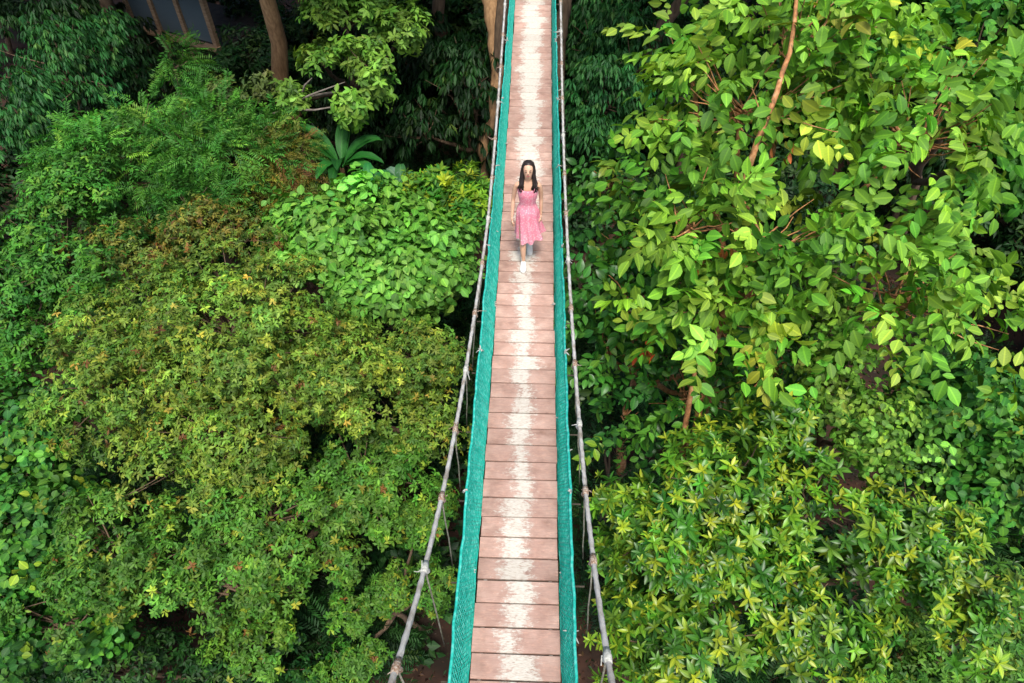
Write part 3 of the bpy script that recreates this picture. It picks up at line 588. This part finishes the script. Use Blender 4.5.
# carpet of leaves on the ground
def litter():
    n = 130000; x = R.uniform(-22, 22, n); y = R.uniform(0, 40, n); P = np.stack([x, y, gz(x, y)+R.uniform(.0, .05, n)], -1)
    o = bpy.data.objects.new('leaf_litter_root', None)
    lv = Leaves(); pal = [(3, (.06, .028, .015)), (1.0, (.17, .10, .05)), (2, (.025, .014, .008)), (2, (.015, .05, .01))]
    sz = R.uniform(.05, .13, n); lv.add(P, R.normal(0, 1, (n, 3))*[1, 1, .15], R.normal(0, .3, (n, 3))+[0, 0, 1.], sz, sz*.5, pigment(n, pal, .3))
    class Z: location = (0, 0, 0)
    d = bpy.data.objects.new('tmp', None); C.objects.link(d); ob = lv.build('leaf_litter', M['leaf'], d, False); ob.parent = None; bpy.data.objects.remove(d)
    tagit(ob, 'brown fallen leaves covering the forest floor', 'leaf litter', kind='stuff')
litter()

# --- wooden hut at the top left
def hut():
    wood = simple('hut_timber', [(.3, (.22, .13, .07)), (.7, (.42, .28, .16))], 5, .8, .3, stretch=(1, 1, 5))
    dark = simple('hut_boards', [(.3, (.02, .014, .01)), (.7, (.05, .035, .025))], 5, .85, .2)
    glass, nt, bs, _ = newmat('window_glass'); bs.inputs['Base Color'].default_value = (.10, .13, .14, 1); bs.inputs['Roughness'].default_value = .12
    roofm = simple('roof_sheet', [(.3, (.09, .07, .06)), (.7, (.18, .14, .11))], 4, .7)
    c = ray(212, 30, 24.5); g = float(gz(c[0], c[1])); rz = math.radians(-24)
    t = empty('wooden_hut', (c[0], c[1], g), 'dark timber hut with a framed window at the top left corner', 'hut'); 
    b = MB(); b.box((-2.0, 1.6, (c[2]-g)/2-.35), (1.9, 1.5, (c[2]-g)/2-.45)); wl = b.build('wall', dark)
    b = MB()
    for x in (-3.9, -2.6, -1.3, 0): b.box((x, 0, (c[2]-g)/2+.35), (.085, .085, (c[2]-g)/2+.9))
    b2 = MB(); b2.box((-1.95, -.12, c[2]-g-.62), (2.15, .14, .05))
    fr = b.build('post_frame', wood); sl_ = b2.build('sill', wood)
    wins = []
    for i in range(3):
        x = -3.25+1.3*i; q = MB(); q.box((x, .02, c[2]-g+.35), (.56, .012, .85)); wins.append(q.build('window', glass))
    q = MB(); q.rings([np.array([[xx, -1.0, c[2]-g+1.7], [xx, 1.6, c[2]-g+2.9], [xx, 4.2, c[2]-g+1.7], [xx, 4.2, c[2]-g+1.62], [xx, 1.6, c[2]-g+2.8], [xx, -1.0, c[2]-g+1.62]]) for xx in (-4.6, .7)]); rf = q.build('roof', roofm)
    for o in (wl, fr, sl_, rf, *wins): o.parent = t
    t.rotation_euler = (0, 0, rz)
hut()

# ------------------------------------------------------------------ the woman
def woman():
    skin = simple('skin', [(.3, (.58, .33, .21)), (.7, (.66, .41, .28))], 8, .45)
    hairm = simple('black_hair', [(.3, (.010, .007, .006)), (.7, (.028, .018, .014))], 30, .4, stretch=(6, 6, .6)); 
    dress, nt, bs, _ = newmat('pink_print_dress'); v = nt.nodes.new('ShaderNodeTexVoronoi'); v.inputs['Scale'].default_value = 38
    tc = nt.nodes.new('ShaderNodeTexCoord'); nt.links.new(tc.outputs['Object'], v.inputs['Vector'])
    n_ = noise(nt, 3, 3)
    c1 = ramp(nt, v.outputs['Distance'], [(.2, (.80, .55, .58)), (.5, (.74, .27, .34))])
    nt.links.new(mix(nt, c1, (.70, .12, .20), mth(nt, 'MULTIPLY', ramp(nt, n_, [(.42, (0, 0, 0)), (.62, (1, 1, 1))]), .45)), bs.inputs['Base Color']); bs.inputs['Roughness'].default_value = .8
    white = simple('white_shoe', [(.3, (.68, .67, .64)), (.7, (.8, .8, .78))], 20, .6)
    sole = simple('shoe_sole', [(.3, (.32, .30, .28)), (.7, (.45, .43, .40))], 20, .7)
    lip, nt, bs, _ = newmat('lips'); bs.inputs['Base Color'].default_value = (.42, .10, .09, 1)
    eyem, nt, bs, _ = newmat('eye_dark'); bs.inputs['Base Color'].default_value = (.012, .008, .006, 1); bs.inputs['Roughness'].default_value = .2
    Yp = 7.36; zb = float(dz(Yp))+.002; O = np.array([.0, Yp, zb])
    t = empty('person', O, 'long haired woman in a pink midi dress and white shoes walking on the planks', 'woman')
    # local coords: x image right, y away from the camera, z up. Faces -y. Her right arm and leg are at -x.
    bm = bmesh.new(); ids = {}; 
    V = {'pel': (0, 0, .86, .125, .10), 'wai': (0, -.005, .98, .10, .085), 'rib': (0, -.01, 1.12, .118, .092), 'che': (0, -.005, 1.24, .135, .09), 'nb': (0, .005, 1.335, .05, .05), 'nk': (0, -.005, 1.385, .043, .045),
         'h0': (0, -.02, 1.435, .056, .072), 'h1': (0, -.018, 1.49, .070, .086), 'h2': (0, -.008, 1.545, .068, .084), 'h3': (0, 0, 1.585, .045, .055)}
    E = [('pel', 'wai'), ('wai', 'rib'), ('rib', 'che'), ('che', 'nb'), ('nb', 'nk'), ('nk', 'h0'), ('h0', 'h1'), ('h1', 'h2'), ('h2', 'h3')]
    arms = {-1: [(.15, .01, 1.285, .041), (.178, .02, 1.15, .034), (.192, .03, 1.03, .030), (.20, -.01, .92, .026), (.205, -.05, .815, .020), (.206, -.062, .785, .021)],
            1: [(.15, .01, 1.285, .041), (.172, .03, 1.15, .034), (.182, .05, 1.03, .030), (.184, .035, .92, .026), (.185, .02, .81, .020), (.185, .015, .78, .021)]}
    legs = {-1: [(.062, .0, .80, .072), (.06, -.045, .62, .062), (.055, -.09, .45, .05), (.05, -.13, .30, .049), (.04, -.14, .10, .029), (.04, -.15, .075, .03)],
            1: [(.062, .01, .80, .072), (.058, .04, .62, .062), (.055, .05, .45, .05), (.05, .14, .30, .047), (.045, .235, .15, .029), (.045, .25, .125, .03)]}
    for s in (-1, 1):
        prev = 'che'
        for i, (x, y, z, r) in enumerate(arms[s]): k = f'a{s}{i}'; V[k] = (s*x, y, z, r, r); E.append((prev, k)); prev = k
        prev = 'pel'
        for i, (x, y, z, r) in enumerate(legs[s]): k = f'l{s}{i}'; V[k] = (s*x, y, z, r, r); E.append((prev, k)); prev = k
    for k, (x, y, z, rx, ry) in V.items(): ids[k] = bm.verts.new((x, y, z))
    for a, b in E: bm.edges.new((ids[a], ids[b]))
    me = bpy.data.meshes.new('body'); bm.verts.index_update(); keys = list(V); bm.to_mesh(me); bm.free()
    o = bpy.data.objects.new('body', me); C.objects.link(o)
    sk = o.modifiers.new('skin', 'SKIN'); sk.use_smooth_shade = True
    for i, k in enumerate(keys):
        me.skin_vertices[0].data[i].radius = V[k][3:5]
    me.skin_vertices[0].data[0].use_root = True
    sb = o.modifiers.new('sub', 'SUBSURF'); sb.levels = 2; sb.render_levels = 2
    dg = bpy.context.evaluated_depsgraph_get(); ev = bpy.data.meshes.new_from_object(o.evaluated_get(dg)); bpy.data.objects.remove(o)
    # join fingers, nose and ears into the one body mesh
    mb = MB(); vv = np.array([q.co for q in ev.vertices]); mb.add(vv, [list(p.vertices) for p in ev.polygons])
    for s in (-1, 1):
        hx, hy, hz, _ = arms[s][-1]; h = np.array([s*hx, hy, hz])
        rr = []
        for zz, wx, wy in ((.01, .016, .02), (-.02, .014, .030), (-.06, .014, .036), (-.085, .012, .036)):
            an = np.arange(10)*2*PI/10; rr.append(h+np.stack([np.cos(an)*wx, np.sin(an)*wy, an*0+zz], -1))
        mb.rings(rr)
        for i, (yy, L) in enumerate(((-.026, .062), (-.009, .074), (.009, .070), (.025, .054))):
            a = h+[0, yy, -.075]; mb.tube([a, a+[-s*.004, 0, -L*.45], a+[-s*.016, 0, -L*.78], a+[-s*.032, 0, -L]], [.0085, .008, .007, .0055], 7)
        a = h+[-s*.004, -.028, -.03]; mb.tube([a, a+[-s*.01, -.022, -.028], a+[-s*.016, -.026, -.055]], [.010, .009, .006], 7)
        e = np.array([s*.070, -.005, 1.482]); mb.tube([e+[0, 0, -.028], e+[s*.008, 0, 0], e+[s*.004, .004, .028]], [.006, .011, .008], 7)
    mb.tube([(0, -.098, 1.512), (0, -.112, 1.485), (0, -.112, 1.478), (0, -.098, 1.470)], [.005, .009, .011, .006], 8)
    body = mb.build('body', skin, None, True); body.parent = t; body.location = (0, 0, 0)
    t.scale = (.965, .965, .965)
    def tilt(P):
        P = np.array(P, float); w_ = np.clip((P[:, 2]-1.38)/.05, 0, 1)*math.radians(-13); q = P-[0, 0, 1.39]; c_, s_ = np.cos(w_), np.sin(w_)
        return np.stack([q[:, 0], q[:, 1]*c_-q[:, 2]*s_, q[:, 1]*s_+q[:, 2]*c_], -1)*1+[0, 0, 1.39]
    for vx, co in zip(body.data.vertices, tilt([q.co for q in body.data.vertices])): vx.co = co
    def child(m, name, mat, smooth=True, par=t):
        if name in ('eye', 'eyebrow', 'mouth', 'hair'): m.v = [tilt(a_) for a_ in m.v]
        q = m.build(name, mat, None, smooth); q.parent = par; return q
    for s in (-1, 1):
        m = MB(); m.tube([(s*.017, -.101, 1.502), (s*.028, -.103, 1.505), (s*.040, -.094, 1.502)], [.003, .005, .003], 6); child(m, 'eye', eyem)
        m = MB(); m.tube([(s*.014, -.103, 1.522), (s*.03, -.101, 1.528), (s*.045, -.088, 1.522)], [.002, .0035, .0015], 5); child(m, 'eyebrow', hairm)
    m = MB(); m.tube([(-.022, -.093, 1.446), (0, -.103, 1.447), (.022, -.093, 1.446)], [.003, .009, .003], 6); child(m, 'mouth', lip)
    # hair: cap plus long locks
    m = MB(); an = np.arange(20)*2*PI/20
    rr = []
    for (z, rx, ry, cy) in ((1.612, .02, .02, .01), (1.602, .046, .052, .014), (1.575, .070, .078, .018), (1.535, .079, .086, .026), (1.49, .082, .082, .038), (1.43, .084, .072, .052), (1.36, .09, .06, .06)):
        x = np.cos(an)*rx; y = np.sin(an)*ry+cy
        if z < 1.57: y = np.where(y < cy-.045, np.maximum(y, -.052+.0*y), y); 
        if z < 1.55: y = np.maximum(y, -.02-.03*(z > 1.52))
        rr.append(np.stack([x, y, an*0+z], -1))
    m.rings(rr)
    for i in range(230):
        a = R.uniform(-.25, PI+.25); s = math.cos(a); x0 = s*.035; y0 = .01+abs(math.sin(a))*.03
        end = R.uniform(1.19, 1.30); fr = abs(s) > .7
        x1 = s*.082; x2 = s*R.uniform(.075, .118)+R.normal(0, .006); 
        y1 = .01+math.sin(a)*.075; y2 = (-.06 if fr else .09)+R.normal(0, .012)
        if fr: y1 = R.uniform(-.02, .04)
        P = np.array([(x0, y0-.0, 1.612), (x1*.75, (y0+y1)/2, 1.592), (x1, y1, 1.53), (x1*1.06, y1, 1.46), ((x1+x2)/2, (y1+y2)/2, 1.38), (x2, y2, 1.30), (x2*R.uniform(.9, 1.1), y2-.01, (1.30+end)/2), (x2*R.uniform(.8, 1.1), y2-.005, end)])
        P[3:-1] += R.normal(0, .004, (4, 3)); tq = np.linspace(0, 1, 16); P = np.stack([np.interp(tq, np.linspace(0, 1, 8), P[:, c_]) for c_ in range(3)], -1)
        wv = np.clip((tq-.4)/.4, 0, 1)*.012; ph = R.normal(0, .7); P[:, 0] += wv*np.sin(tq*22+ph); P[:, 1] += wv*np.cos(tq*22+ph); m.tube(P, np.interp(tq, np.linspace(0, 1, 8), [.006, .008, .008, .0085, .009, .009, .008, .002]), 5)
    child(m, 'hair', hairm)
    # dress
    m = MB(); an = np.arange(48)*2*PI/48; rr = []
    for (z, rx, ry, cx, cy, f, am) in ((1.255, .130, .098, 0, -.008, 0, 0), (1.20, .136, .112, 0, -.016, 0, 0), (1.12, .126, .104, 0, -.012, 6, .002), (1.02, .108, .094, 0, -.006, 8, .003), (.985, .108, .094, 0, -.004, 8, .004),
             (.93, .130, .118, 0, 0, 9, .006), (.86, .150, .138, .0, .004, 9, .008), (.78, .148, .143, .002, .006, 9, .012), (.70, .156, .158, .005, .008, 9, .016), (.62, .158, .172, .012, .01, 9, .020), (.52, .165, .186, .020, .012, 9, .025), (.44, .172, .196, .028, .014, 9, .030)):
        rad = 1+am/.16*(np.sin(an*f+z*3)+.4*np.sin(an*f*.5+1))
        wind = np.clip((1.0-z)/.6, 0, 1)*.03*(np.cos(an) > 0)*np.cos(an)
        zz = z+np.clip((.9-z)*.06, 0, 1)*np.sin(an*2+1)+np.clip((.7-z)*.2, 0, 1)*np.cos(an)*.8
        rr.append(np.stack([np.cos(an)*rx*rad+cx+wind, np.sin(an)*ry*rad+cy, zz], -1))
    m.rings(rr, capa=False, capb=False)
    inner = [q*[.97, .97, 1] for q in rr[5:]]; m.rings(inner, capa=False, capb=False)
    child(m, 'dress', dress)
    for s in (-1, 1):
        m = MB(); m.tube([(s*.082, -.103, 1.245), (s*.09, -.088, 1.30), (s*.088, -.02, 1.338), (s*.085, .05, 1.31), (s*.08, .086, 1.24)], .007, 5); child(m, 'strap', dress)
    # shoes
    for s, (fx, fy, fz, pitch) in ((-1, (-.042, -.235, 0, 0)), (1, (.045, .20, .0, -.55))) if False else ((-1, (-.042, -.185, 0, 0)), (1, (.046, .21, .0, .62))):
        par = []
        for (y, wdt, h) in ((.105, .022, .05), (.085, .034, .095), (.05, .036, .10), (.01, .037, .075), (-.04, .043, .06), (-.085, .043, .05), (-.12, .034, .038), (-.138, .018, .022)):
            k = 12; a = np.arange(k)*2*PI/k; x = np.sin(a)*wdt; zz = np.maximum(0.016, .014+(h-.014)*(.5+.5*np.cos(a))**.8); par.append(np.stack([x, a*0+y, zz], -1))
        def place(P):
            P = np.array(P, float); piv = np.array([0, -.07, 0]); q = P-piv; c, s_ = math.cos(pitch), math.sin(pitch)
            q = np.stack([q[:, 0], q[:, 1]*c-q[:, 2]*s_, q[:, 1]*s_+q[:, 2]*c], -1); return q+piv+[fx, fy, fz]
        m = MB(); m.rings([place(p) for p in par])
        top = place([(0, .055, .08), (0, .06, .115), (0, .062, .135)]); m.tube(top, [.038, .036, .036], 12)
        sh = child(m, 'shoe', white)
        m = MB(); m.rings([place([(x*1.05, y, .0), (x*1.05, y, .016), (-x*1.05, y, .016), (-x*1.05, y, .0)]) for (x, y) in ((.02, .108), (.036, .08), (.037, .02), (.045, -.05), (.045, -.09), (.035, -.122), (.016, -.14))]); child(m, 'sole', sole, False, sh)
woman()
